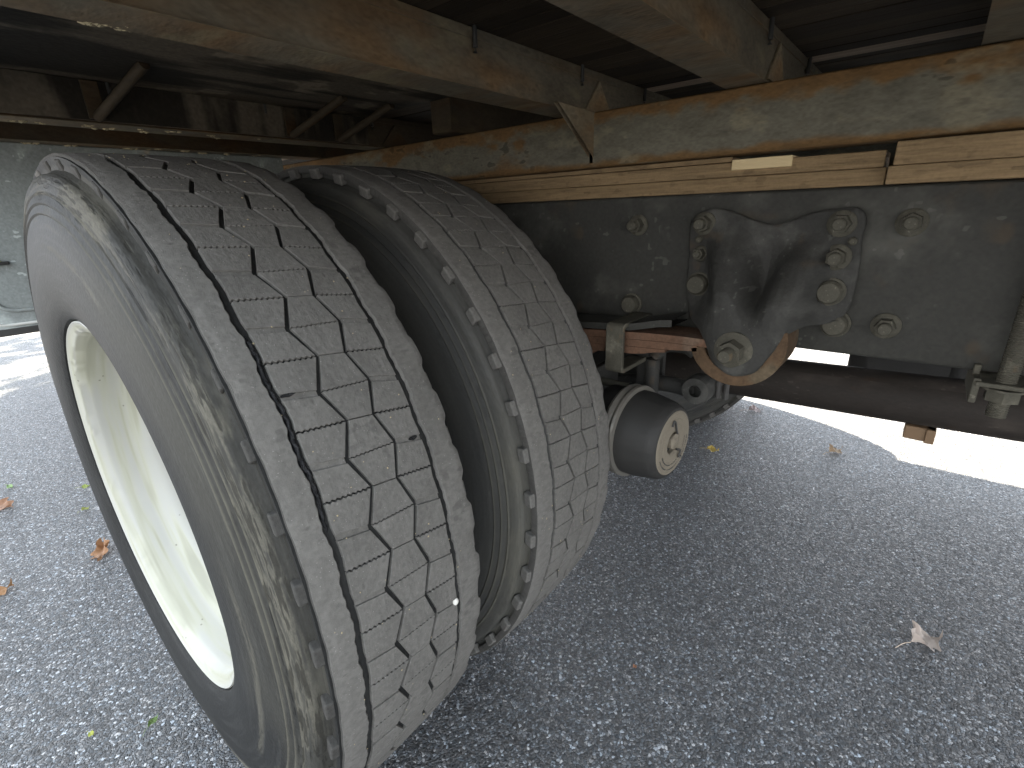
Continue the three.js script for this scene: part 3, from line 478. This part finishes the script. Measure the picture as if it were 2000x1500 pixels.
// leaf spring
const PIN = [-0.206, 0.7135];
const spring = new THREE.Group(); spring.name = 'leaf_spring'; truck.add(spring); spring.position.copy(local);
(() => {
  const z0 = -0.862, z1 = -0.787, T = 0.0128;
  const yTop = (x) => 0.6985 + 0.012 * sm(-0.55, -0.28, x) - 0.02 * sm(-0.5, -1.1, x);
  const leaf = (xe, yo, tip, label) => {
    const g = gridGeo(60, 4, (a, b) => { const x = mix(-1.52, xe, a), k = [0, 0, 1, 1, 0][Math.round(b * 4)], s = [0, 1, 1, 0, 0][Math.round(b * 4)], th = T * mix(1, tip, sm(xe - 0.06, xe, x)); return [x, yTop(x) + yo - (1 - s) * 0 - (s ? 0 : th), k ? z0 : z1]; }, (a, b) => [a * 1.3, b * 0.1], 0.5);
    return mesh('leaf', boxUV(merged([g, box(xe - 0.003, xe, yTop(xe) + yo - T * tip, yTop(xe) + yo, z0 + 0.0002, z1 - 0.0002, 0.001)])), springMat, spring, label);
  };
  leaf(-0.24, 0, 1); leaf(-0.265, -T - 0.0005, 0.7); leaf(-0.318, -2 * (T + 0.0005), 0.35); leaf(-0.46, -3 * (T + 0.0005), 0.5); leaf(-0.6, -4 * (T + 0.0005), 0.5);
  const top = gridGeo(50, 4, (a, b) => { const x = mix(-1.4, -0.31, a), k = [0, 0, 1, 1, 0][Math.round(b * 4)], s = [0, 1, 1, 0, 0][Math.round(b * 4)]; return [x, yTop(x) + 0.002 + (s ? 0.012 : 0) + 0.012 * sm(-0.4, -0.31, x), k ? z0 : z1]; }, (a, b) => [a, b * 0.1], 0.5);
  mesh('leaf', boxUV(top), railMat, spring, 'dark upper helper leaf');
  const arc = []; for (let i = 0; i <= 40; i++) { const a = mix(196, 378, i / 40) * D2R; arc.push([PIN[0] + 0.072 * Math.cos(a), PIN[1] + 0.072 * Math.sin(a)]); }
  for (let i = 40; i >= 0; i--) { const a = mix(196, 378, i / 40) * D2R; arc.push([PIN[0] + 0.05 * Math.cos(a), PIN[1] + 0.05 * Math.sin(a)]); }
  mesh('spring_eye', prism(arc, z0, z1, 0.001), eyeMat, spring);
  mesh('bushing', lathe([[0, 0.014], [0, 0.046], [0.062, 0.046], [0.062, 0.014]], [PIN[0], PIN[1], z0 + 0.003], [0, 0, 1], 32), darkSteel, spring);
  // rebound clip: a U strap round the leaves
  const x0 = -0.421, x1 = -0.389, t = 0.006, zf = -0.768, yb = 0.632, yt = 0.722;
  const g = new THREE.ExtrudeGeometry((() => { const s = new THREE.Shape(); const r = 0.012; s.moveTo(-0.1, yb); s.lineTo(-r, yb); s.quadraticCurveTo(0, yb, 0, yb + r); s.lineTo(0, yt - r); s.quadraticCurveTo(0, yt, -r, yt); s.lineTo(-0.115, yt); s.lineTo(-0.115, yt - t); s.lineTo(-r, yt - t); s.quadraticCurveTo(-t, yt - t, -t, yt - r); s.lineTo(-t, yb + r); s.quadraticCurveTo(-t, yb + t, -r, yb + t); s.lineTo(-0.1, yb + t); return s; })(), { depth: x1 - x0, bevelEnabled: true, bevelSize: 0.001, bevelThickness: 0.001, bevelSegments: 1 });
  g.applyMatrix4(new THREE.Matrix4().makeBasis(V3(0, 0, 1), V3(0, 1, 0), V3(-1, 0, 0)).setPosition(x1, 0, zf));
  mesh('spring_clip', boxUV(g), boltMat, spring, 'grey U-shaped clip strapped round the rusty leaves');
})();

// timber packers on the rail, sill channel above them
for (const [x0, x1, y0, y1, z, l] of [[-3.4, -0.066, 0.93365, 0.956, -0.8835, 'lower tan timber packer'], [-3.4, -0.070, 0.9565, 0.978, -0.8845, null], [-0.0635, 0.98, 0.93365, 0.9563, -0.862, null], [-0.059, 0.98, 0.9568, 0.9855, -0.863, null]])
  part('timber_packer', box(x0, x1, y0, y1, z, z - 0.07, 0.0016), woodMat, l);
part('timber_shim', box(-0.269, -0.183, 0.966, 0.9815, -0.880, -0.93, 0.001), plain('pale_fresh_timber', [0.6, 0.47, 0.27], 0.8, { bumpMap: woodMat.bumpMap, bumpScale: 0.001 }), 'short pale shim between the timber and the sill');
part('timber_shim', box(-3.4, -0.271, 0.979, 0.9865, -0.8865, -0.93, 0.001), woodMat);
part('body_sill', channel(-4.5, 0.98, 0.9885, 1.0825, -0.874, -1, 0.006, 0.05), sillMat, 'rusty steel sill channel running above the timber');
part('body_sill', channel(-4.5, 0.98, 0.9885, 1.0825, -2.62 + 0.874, 1, 0.006, 0.05), sillMat);
// cross beams: channels whose web looks forward, with floor screws beside the web
function crossBeam(xf, w, z0, z1, mt, y0 = 1.0855, y1 = 1.157) {   // xf: web face (+x side), flange runs back w
  const t = 0.0055, p = [[xf - w, y0], [xf, y0], [xf, y1], [xf - w * 0.9, y1], [xf - w * 0.9, y1 - t], [xf - t, y1 - t], [xf - t, y0 + t], [xf - w, y0 + t]];
  const b = part('cross_beam', prism(p, z0, z1, 0.0022), mt);
  return b;
}
const screwGeo = merged([rod([0, 0, 0], [0, -0.026, 0], 0.0032, 8, 0.0036), rod([0, -0.026, 0], [0, -0.032, 0], 0.0001, 8, 0.0032)]);
const beams = [[-0.545, 0.062], [-0.235, 0.056], [0.058, 0.056], [-1.165, 0.06], [-1.46, 0.06], [0.37, 0.056], [0.68, 0.056]];
for (const [x, w] of beams) {
  const b = crossBeam(x, w, -2.52, -0.06, x < -0.8 ? darkBeamMat : beamMat);
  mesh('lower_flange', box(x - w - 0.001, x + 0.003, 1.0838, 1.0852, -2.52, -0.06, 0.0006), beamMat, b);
  const strip = mesh('flange_lip', box(x, x + 0.0022, 1.1435, 1.1565, -2.52, -0.06, 0.0006), x < -0.8 ? darkBeamMat : beamMat, b);
  for (const z of [-0.30, -0.58, -0.863, -1.128, -1.4, -1.9]) { const s = mesh('floor_screw', screwGeo, darkSteel, b); s.position.set(x + 0.006, 1.1575, z + rr(-0.01, 0.01)); s.rotation.z = rr(-0.06, 0.06); }
  // plates that stiffen the web where it stands on the sill
  mesh('web_plate', prism([[-0.05, 0], [0.05, 0], [0.0, 0.055]].map(([a, b2]) => [-(-0.93 + a) , 1.0875 + b2]), 0, 0.004, 0.0008).applyMatrix4(new THREE.Matrix4().makeBasis(V3(0, 0, -1), V3(0, 1, 0), V3(1, 0, 0)).setPosition(x + 0.0003, 0, 0)), x < -0.8 ? darkBeamMat : plateMat, b);
}
const stub = crossBeam(-0.862, 0.058, -2.52, -0.845, darkBeamMat);
mesh('end_plate', box(-0.922, -0.86, 1.087, 1.157, -0.85, -0.844, 0.001), darkBeamMat, stub);
// dark steel plate with brown stains under the floor above the wheels, with straps
const stainedMat = matOf('dark_stained_steel', maps(1024, 1024, (u, v, o) => {
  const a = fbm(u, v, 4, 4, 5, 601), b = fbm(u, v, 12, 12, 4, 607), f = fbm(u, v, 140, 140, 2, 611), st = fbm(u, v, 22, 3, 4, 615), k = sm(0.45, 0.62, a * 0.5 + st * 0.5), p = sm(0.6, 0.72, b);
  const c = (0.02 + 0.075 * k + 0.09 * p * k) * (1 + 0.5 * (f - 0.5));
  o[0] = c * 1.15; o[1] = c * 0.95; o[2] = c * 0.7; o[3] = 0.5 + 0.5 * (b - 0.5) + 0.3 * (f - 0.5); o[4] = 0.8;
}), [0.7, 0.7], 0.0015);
part('wheel_arch_plate', merged([box(-1.163, -0.607, 1.1505, 1.1555, -0.84, -0.06, 0.001), box(-1.458, -1.228, 1.1505, 1.1555, -0.84, -0.06, 0.001), box(-1.1635, -1.158, 1.088, 1.15, -0.84, -0.065, 0.001)]), stainedMat, 'dark stained steel plates above the tyres');
for (const z of [-0.27, -0.62, -0.74]) part('brace_strap', merged([box(-1.157, -1.15, 1.09, 1.148, z, z - 0.024, 0.001), rod([-1.152, 1.092, z - 0.012], [-0.99, 1.149, z - 0.05], 0.008, 10)]), darkBeamMat);
// gusset that ties the near beam to the sill
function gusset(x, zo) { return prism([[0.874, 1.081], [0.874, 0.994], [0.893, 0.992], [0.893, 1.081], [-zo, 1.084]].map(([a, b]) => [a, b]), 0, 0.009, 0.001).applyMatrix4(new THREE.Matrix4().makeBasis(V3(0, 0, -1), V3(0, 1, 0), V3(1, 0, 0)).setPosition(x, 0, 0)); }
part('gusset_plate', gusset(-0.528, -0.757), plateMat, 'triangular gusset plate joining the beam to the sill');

// cargo floor: long narrow hardwood strips
for (let z = -0.04, i = 0; z > -2.54; i++) {
  const w = i === 30 ? 0.026 : rr(0.03, 0.046), k = z < -1.085 && z > -1.13;
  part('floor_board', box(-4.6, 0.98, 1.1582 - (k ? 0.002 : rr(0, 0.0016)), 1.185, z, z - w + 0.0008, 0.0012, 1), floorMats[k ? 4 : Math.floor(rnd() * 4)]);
  z -= w;
}
// the body above, which shades the ground
part('side_wall', box(-4.62, 1.0, 1.07, 3.65, -0.035, -0.008, 0.004), boxMat);
part('side_wall', box(-4.62, 1.0, 1.07, 3.65, -2.565, -2.592, 0.004), boxMat);
part('body_roof', box(-4.64, 1.02, 3.652, 3.69, -2.6, 0.0, 0.01), boxMat);
part('front_wall', box(1.002, 1.04, 1.05, 3.65, -2.59, -0.01, 0.004), boxMat);
part('rear_door', box(-4.66, -4.622, 1.06, 3.65, -2.59, -0.01, 0.004), boxMat);

// splash panel behind the wheels
const panel = part('splash_panel', box(-1.512, -1.5, 0.705, 1.084, -0.78, -0.015, 0.004), flapMat, 'blue grey dirty splash panel hanging behind the tyres');
mesh('rolled_edge', tube([[-1.499, 0.745, -0.02], [-1.499, 0.726, -0.085], [-1.499, 0.721, -0.1], [-1.499, 0.7195, -0.16], [-1.499, 0.719, -0.5], [-1.499, 0.719, -0.78]], 0.0032, 60, 8), plain('lit_edge_steel', [0.62, 0.62, 0.58], 0.5), panel);  // pale colour paints in the light caught along the rolled lower edge
mesh('lower_lip', box(-1.53, -1.498, 0.697, 0.7125, -0.78, -0.015, 0.003), darkSteel, panel);
mesh('raised_bead', tube([[-1.4995, 0.84, -0.075], [-1.4995, 0.8, -0.088], [-1.4995, 0.765, -0.1], [-1.4995, 0.752, -0.115], [-1.4995, 0.748, -0.15], [-1.4995, 0.747, -0.3]], 0.0045, 60, 8), flapMat, panel);
mesh('marker_reflector', prism([[0.075, 0.852], [0.128, 0.852], [0.098, 0.89]], 0, 0.008, 0.001).applyMatrix4(new THREE.Matrix4().makeBasis(V3(0, 0, -1), V3(0, 1, 0), V3(1, 0, 0)).setPosition(-1.5, 0, 0)), plain('yellow_reflector', [0.75, 0.72, 0.08], 0.3), panel, 'yellow reflector with black bracket');
mesh('reflector_bracket', merged([box(-1.5, -1.488, 0.845, 0.8515, -0.14, -0.06, 0.002), box(-1.5, -1.49, 0.865, 0.93, -0.098, -0.06, 0.003)]), blackPaint, panel);

// brake chamber
(() => {
  const c = [-0.372, 0.5195, -0.785], ax = V3(0.985, 0.0, 0.09).normalize(), a = ax.toArray();
  const cap = part('brake_chamber', lathe([[0.006, 0.079], [0.02, 0.0795], [0.034, 0.079], [0.04, 0.0775], [0.066, 0.0728], [0.074, 0.0708], [0.0795, 0.0678], [0.0835, 0.0635], [0.0852, 0.059]], c, a, 72, 0.35), blackPaint, 'black spring brake chamber with dusty end cap');
  mesh('end_cap', lathe([[0.0851, 0.0595], [0.0862, 0.0575], [0.0862, 0.055], [0.0856, 0.0542], [0.0862, 0.0534], [0.0862, 0.046], [0.0856, 0.0452], [0.0862, 0.0444], [0.0862, 0.037], [0.0856, 0.0362], [0.0862, 0.0354], [0.0862, 0.0225], [0.0835, 0.02], [0.074, 0.0195]], c, a, 64, 0.5), capFace, cap);
  mesh('release_hole', lathe([[0.076, 0.0195], [0.076, 0.0001]], c, a, 30), blackPaint, cap);
  mesh('release_plug', lathe([[0.074, 0.0145], [0.0875, 0.0145], [0.0895, 0.012], [0.0895, 0.0001]], [c[0], c[1] + 0.0025, c[2] - 0.003], a, 30), capFace, cap);
  mesh('clamp_ring', lathe([[-0.014, 0.079], [-0.013, 0.0855], [-0.008, 0.0875], [-0.003, 0.0862], [0.0, 0.0835], [0.003, 0.0862], [0.007, 0.0882], [0.0115, 0.0872], [0.013, 0.08]], c, a, 72, 0.6), plain('dusty_clamp_steel', [0.15, 0.14, 0.12], 0.45, { metalness: 0.3 }), cap);
  mesh('service_can', lathe([[-0.013, 0.078], [-0.05, 0.077], [-0.075, 0.06], [-0.078, 0.001]], c, a, 48), blackPaint, cap);
  const q = new THREE.Quaternion().setFromUnitVectors(V3(0, 0, 1), ax), put = (x, y, z) => V3(x, y, z).applyQuaternion(q).add(V3(...c)).toArray();
  mesh('spring_clip', merged([tube([put(-0.012, 0.036, 0.088), put(-0.008, 0.045, 0.0885), put(-0.002, 0.04, 0.0885), put(0.003, 0.026, 0.0885), put(0.009, 0.016, 0.088)], 0.0019, 24, 6), tube([put(0.008, -0.014, 0.0885), put(0.02, -0.02, 0.0905), put(0.017, -0.031, 0.0895), put(0.028, -0.036, 0.0885)], 0.0021, 20, 6)]), darkSteel, cap);
  // rows of small raised print round the face, too worn to read
  const dash = [], s = new THREE.BoxGeometry(0.0016, 0.0024, 0.0007);
  for (const [r, n] of [[0.0495, 92], [0.041, 74]]) for (let i = 0; i < n; i++) { if (rnd() < 0.22) continue; const t = mix(-0.15, -2.95, i / n) + 0.15, g = s.clone(); g.scale(rr(0.5, 1.1), rr(0.6, 1), 1); g.rotateZ(t - Math.PI / 2); g.translate(r * Math.cos(t), r * Math.sin(t), 0.0864); g.applyQuaternion(q); g.translate(...c); dash.push(boxUV(g)); }
  const d = mesh('raised_print', merged(dash), darkSteel, cap); d.userData.kind = 'stuff';
  mesh('stud', merged([rod(put(0.03, 0.07, -0.03), put(0.03, 0.07, -0.09), 0.008), rod(put(-0.05, -0.04, -0.06), put(-0.05, -0.04, -0.12), 0.008)]), boltMat, cap);
})();
// axle, differential, drive shaft
const axle = part('rear_axle', merged([rod([XC, YC, -0.45], [XC, YC, -2.17], 0.068, 28), lathe([[-0.14, 0.06], [-0.1, 0.15], [-0.05, 0.2], [0.05, 0.2], [0.1, 0.15], [0.14, 0.06]], [XC, YC, -1.31], [1, 0, 0], 36)]), darkSteel, 'dark rear axle with round differential housing');
mesh('brake_drum', merged([lathe([[0, 0.06], [0, 0.205], [0.12, 0.21], [0.13, 0.215], [0.2, 0.215], [0.2, 0.08]], [XC, YC, -0.72], [0, 0, 1], 48), lathe([[0, 0.06], [0, 0.205], [0.12, 0.21], [0.13, 0.215], [0.2, 0.215], [0.2, 0.08]], [XC, YC, -1.9], [0, 0, -1], 48)]), darkSteel, axle);
mesh('u_bolt', merged([[-0.955, -0.785], [-0.955, -0.87], [-0.80, -0.785], [-0.80, -0.87]].map(([x, z]) => rod([x, 0.40, z], [x, 0.76, z], 0.011))), boltMat, axle);
mesh('spring_seat', merged([box(-0.98, -0.78, 0.56, 0.63, -0.87, -0.77, 0.006), box(-0.98, -0.78, 0.745, 0.765, -0.88, -0.77, 0.004)]), darkSteel, axle);
const shaft = part('drive_shaft', merged([rod([-0.62, 0.484, -1.31], [2.2, 0.57, -1.31], 0.0545, 40)]), shaftMat, 'long brown drive shaft running forward from the axle');
mesh('yoke', merged([box(-0.72, -0.6, 0.44, 0.53, -1.37, -1.25, 0.02), rod([-0.66, 0.42, -1.31], [-0.66, 0.55, -1.31], 0.018)]), darkSteel, shaft);
mesh('hanging_bracket', merged([box(0.03, 0.083, 0.42, 0.45, -1.335, -1.285, 0.003), box(0.066, 0.083, 0.4185, 0.45, -1.28, -1.34, 0.003)]), plain('tan_bracket', [0.2, 0.13, 0.075], 0.6), shaft, 'small tan bracket under the drive shaft');
// fuel tank hung under the far side
const tank = part('fuel_tank', box(-0.14, 1.3, 0.3, 0.86, -2.24, -1.84, 0.06, 4), darkSteel);
mesh('tank_strap', merged([box(0.1, 0.15, 0.297, 0.863, -2.243, -1.837, 0.06, 4), box(0.9, 0.95, 0.297, 0.863, -2.243, -1.837, 0.06, 4)]), blackPaint, tank);
part('wiring_bracket', merged([box(-0.285, -0.275, 0.62, 0.8, -1.76, -1.74, 0.002), box(-0.30, -0.19, 0.615, 0.63, -1.78, -1.73, 0.003), rod([-0.22, 0.63, -1.75], [-0.22, 0.65, -1.75], 0.012)]), railMat);
// stabiliser bar, link and chamber bracket between spring and brake chamber
part('stabiliser_bar', merged([tube([[-0.86, 0.53, -0.93], [-0.5, 0.555, -0.935], [-0.37, 0.565, -0.945], [-0.325, 0.555, -0.965], [-0.31, 0.55, -1.05], [-0.31, 0.55, -1.6]], 0.0165, 60, 14), lathe([[-0.02, 0.012], [-0.02, 0.026], [-0.014, 0.0285], [0.014, 0.0285], [0.02, 0.026], [0.02, 0.012]], [-0.302, 0.573, -0.93], [0, 0, 1], 30)]), castMat, 'dusty stabiliser bar with round end eye');
part('chamber_bracket', merged([box(-0.475, -0.462, 0.45, 0.62, -0.90, -0.72, 0.003), box(-0.42, -0.397, 0.54, 0.66, -0.905, -0.897, 0.002), box(-0.60, -0.40, 0.54, 0.63, -1.0, -0.985, 0.003), rod([-0.385, 0.55, -0.895], [-0.385, 0.63, -0.895], 0.014, 16), tube([[-0.385, 0.63, -0.9], [-0.37, 0.652, -0.91], [-0.335, 0.655, -0.92], [-0.315, 0.645, -0.925]], 0.012, 24, 10)]), castMat);
part('shackle_lug', merged([box(-0.32, -0.295, 0.575, 0.62, -1.0, -0.99, 0.002), rod([-0.27, 0.555, -0.95], [-0.27, 0.63, -0.95], 0.006, 10), rod([-0.255, 0.555, -0.95], [-0.255, 0.63, -0.95], 0.005, 10)]), darkSteel);

// body clamp at the right: threaded rod, angled plate and nut
const clampG = part('body_clamp', merged([box(0.078, 0.24, 0.6805, 0.687, -0.96, -0.845, 0.002), box(0.076, 0.084, 0.656, 0.69, -0.95, -0.85, 0.002), box(0.0755, 0.083, 0.688, 0.702, -0.9, -0.875, 0.002)]), boltMat, 'angled clamp plate under the rail');
(() => {
  const th = []; for (let i = 0; i < 230; i++) { const y = 0.64 + i * 0.0015; th.push([y, i % 2 ? 0.0096 : 0.0108]); }
  mesh('threaded_rod', lathe(th, [0.108, 0, -0.862], [0, 1, 0], 18, 0.2), boltMat, clampG);
  const nut = new THREE.CylinderGeometry(0.0185, 0.0185, 0.018, 6); nut.translate(0.108, 0.671, -0.862); mesh('nut', boxUV(toCreasedNormals(nut, 0.3)), boltMat, clampG);
  mesh('washer', lathe([[0, 0.001], [0, 0.022], [0.003, 0.022], [0.003, 0.001]], [0.108, 0.677, -0.862], [0, 1, 0], 24), boltMat, clampG);
})();
// dry mud crumbs on ledges
(() => {
  const list = [], crumb = (x, y, z, s) => { for (let k = 0; k < 5; k++) { const g = new THREE.IcosahedronGeometry(s * rr(0.25, 0.75), 0), p = g.attributes.position; for (let i = 0; i < p.count; i++) { const f = 0.7 + 0.6 * hash(Math.round(p.getX(i) * 1e5), Math.round(p.getY(i) * 1e5 + p.getZ(i) * 3e5), 4); p.setXYZ(i, p.getX(i) * f * 1.3, p.getY(i) * f * 0.7, p.getZ(i) * f * 1.3); } g.translate(x + rr(-s, s), y, z + rr(-1.5, 1.5) * s); list.push(boxUV(g)); } };
  for (let i = 0; i < 7; i++) crumb(-0.602 + rr(-0.008, 0.008), 1.0855, -0.172 + rr(-0.016, 0.016), rr(0.003, 0.0065));
  for (let i = 0; i < 16; i++) crumb(-1.22 + rr(0, 0.05), 1.0835, rr(-0.16, -0.6), rr(0.002, 0.006));
  for (let i = 0; i < 14; i++) crumb(-1.5 + rr(0, 0.04), 1.0835, rr(-0.16, -0.7), rr(0.003, 0.007));
  const o = part('dry_mud_crumbs', merged(list), crumbMat); o.userData.kind = 'stuff';
})();

// ---------------------------------------------------------------- fallen leaves
function leafMesh(lobes, L, W, curl, rgb, rgb2, stem) {
  const g0 = gridGeo(40, 14, (a, b) => {
    const k = Math.sin(Math.PI * Math.pow(a, 0.85)), w = W * k * (1 + lobes * Math.sin(a * Math.PI * 7) * 0.3) * (b - 0.5) * 2 * 0.5, x = (a - 0.5) * L + lobes * Math.abs(b - 0.5) * 0.25 * L * 0.4;
    const y = curl * (Math.abs(b - 0.5) * 2) ** 1.6 * W * 0.7 * (0.5 + 0.8 * Math.sin(a * 5 + b * 2)) + curl * 0.35 * L * (a - 0.4) ** 2 + 0.0015 * Math.sin(a * 40) * (b - 0.5) + 0.003;
    return [x, Math.max(0.0012, y), w];
  }, (a, b) => [a * L, b * W]);
  const m = new THREE.MeshPhysicalMaterial({ name: 'dry_leaf', color: new THREE.Color().setRGB(...rgb), roughness: 0.75, side: THREE.DoubleSide, transmission: 0.25, thickness: 0, bumpMap: treadMat.bumpMap, bumpScale: 0.001 });
  const grp = new THREE.Group();
  mesh('blade', g0, m, grp);
  mesh('leaf_stem', tube([[-L * 0.5, 0.004, 0], [-L * 0.8, 0.007, L * 0.04], [-L * 1.0 * stem, 0.004, L * 0.12]], L * 0.012, 14, 6), plain('leaf_stem', rgb2, 0.7), grp);
  return grp;
}
const leaves = [
  ['curled pale brown oak leaf on the open asphalt at the right', 0.151, -1.184, 0.8, 1, 0.078, 0.06, 0.6, [0.7, 0.55, 0.42]],
  ['small tan leaf on the shaded asphalt near the sunlit edge under the clamp bracket', -0.137, -2.076, 1.0, 1, 0.07, 0.045, 0.6, [0.5, 0.33, 0.18]],
  ['pale leaf with long stem on the asphalt beside the far tyre', -0.487, -2.329, 0.6, 1, 0.075, 0.05, 0.5, [0.55, 0.42, 0.36]],
  ['small bright yellow leaf on the asphalt beside the brake chamber', -0.511, -1.816, 0.2, 0.3, 0.05, 0.03, 0.6, [0.62, 0.42, 0.08]],
  ['tiny rust brown leaf scrap on the asphalt in front of the inner tyre', -0.314, -0.741, 1.2, 0.3, 0.013, 0.008, 0.9, [0.38, 0.16, 0.07]],
  ['brown oak leaf on the asphalt close beside the outer tyre', -1.719, -0.131, -0.4, 1, 0.09, 0.05, 0.8, [0.42, 0.2, 0.08]],
  ['flat brown leaf at the left edge of the asphalt', -2.325, 0.02, 0.5, 1, 0.1, 0.06, 0.4, [0.4, 0.2, 0.1]],
  ['slim green leaf on the asphalt below the cream rim', -0.993, -0.061, 2.2, 0, 0.032, 0.012, 0.6, [0.17, 0.25, 0.06]],
  ['tiny round yellow leaf on the asphalt nearest the camera at the lower left', -1.058, 0.023, 0.3, 0.2, 0.013, 0.011, 0.4, [0.55, 0.55, 0.1]],
  ['small yellow green leaf against the outer tyre, the one farther from the camera', -2.249, -0.196, 0.9, 0.4, 0.034, 0.02, 0.5, [0.4, 0.45, 0.1]],
  ['small yellow green leaf beside the outer tyre, the one nearer the camera', -2.061, -0.16, 2.0, 0.4, 0.03, 0.02, 0.5, [0.45, 0.45, 0.1]],
  ['pale green leaf lying left of the yellow green leaves', -2.491, -0.018, 0.2, 0.2, 0.04, 0.02, 0.4, [0.3, 0.42, 0.15]],
  ['brown leaf half cut by the left edge of the photo', -1.739, 0.09, 1.7, 1, 0.08, 0.045, 0.7, [0.45, 0.22, 0.08]],
];
for (const [label, x, z, turn, lobes, L, W, curl, rgb] of leaves) {
  const o = leafMesh(lobes, L * 0.85, W * 0.85, curl, rgb.map((c, i) => c * [0.75, 0.8, 0.9][i]), rgb.map((c) => c * 0.9 + 0.05), 1.15);
  o.name = numbered('fallen_leaf'); o.position.set(x, 0.0015, z); o.rotation.y = turn; o.userData = { label, category: 'leaf', group: 'leaves fallen on the asphalt' };
  scene.add(o);
}

// ---------------------------------------------------------------- a roadside tree whose crown dapples the sun behind the truck
(() => {
  const tree = new THREE.Group(); tree.name = 'roadside_tree'; tree.position.set(-9.5, 0, -4.6);
  tree.userData = { label: 'leafy roadside tree behind the truck that dapples the asphalt', category: 'tree' };
  scene.add(tree);
  const bark = plain('bark', [0.1, 0.075, 0.055], 0.9, { bumpMap: woodMat.bumpMap, bumpScale: 0.01 });
  mesh('trunk', merged([rod([0, 0, 0], [0.1, 4.2, 0], 0.2, 14, 0.13), rod([0.1, 4, 0], [1.2, 6.4, 0.6], 0.1, 10, 0.04), rod([0.1, 3.8, 0], [-1.3, 6.2, -0.4], 0.1, 10, 0.04), rod([0.05, 4.1, 0], [0.2, 7.2, -0.9], 0.1, 10, 0.04)]), bark, tree);
  const N = 5200, leaf = new THREE.CircleGeometry(0.085, 5); leaf.scale(1, 0.6, 1);
  const im = new THREE.InstancedMesh(leaf, new THREE.MeshPhysicalMaterial({ name: 'tree_leaf', color: new THREE.Color().setRGB(0.07, 0.11, 0.03), roughness: 0.7, side: THREE.DoubleSide, transmission: 0.3, thickness: 0 }), N);
  const m = new THREE.Matrix4(), q = new THREE.Quaternion();
  const blobs = Array.from({ length: 34 }, () => [rr(-2.3, 2.6), rr(4.6, 8.0), rr(-2.3, 2.3), rr(0.4, 0.85)]);
  for (let i = 0; i < N; i++) { const b = blobs[i % blobs.length], a = rr(0, 6.283), c = rr(-1, 1), s = Math.sqrt(1 - c * c), r = b[3] * Math.cbrt(rnd()); q.setFromEuler(new THREE.Euler(rr(0, 6), rr(0, 6), rr(0, 6))); const k = rr(0.8, 1.6); m.compose(V3(b[0] + r * s * Math.cos(a), b[1] + r * c * 0.7, b[2] + r * s * Math.sin(a)), q, V3(k, k, k)); im.setMatrixAt(i, m); }
  im.name = 'crown'; im.castShadow = true; im.userData.kind = 'stuff'; tree.add(im);
})();

renderer.render(scene, camera);
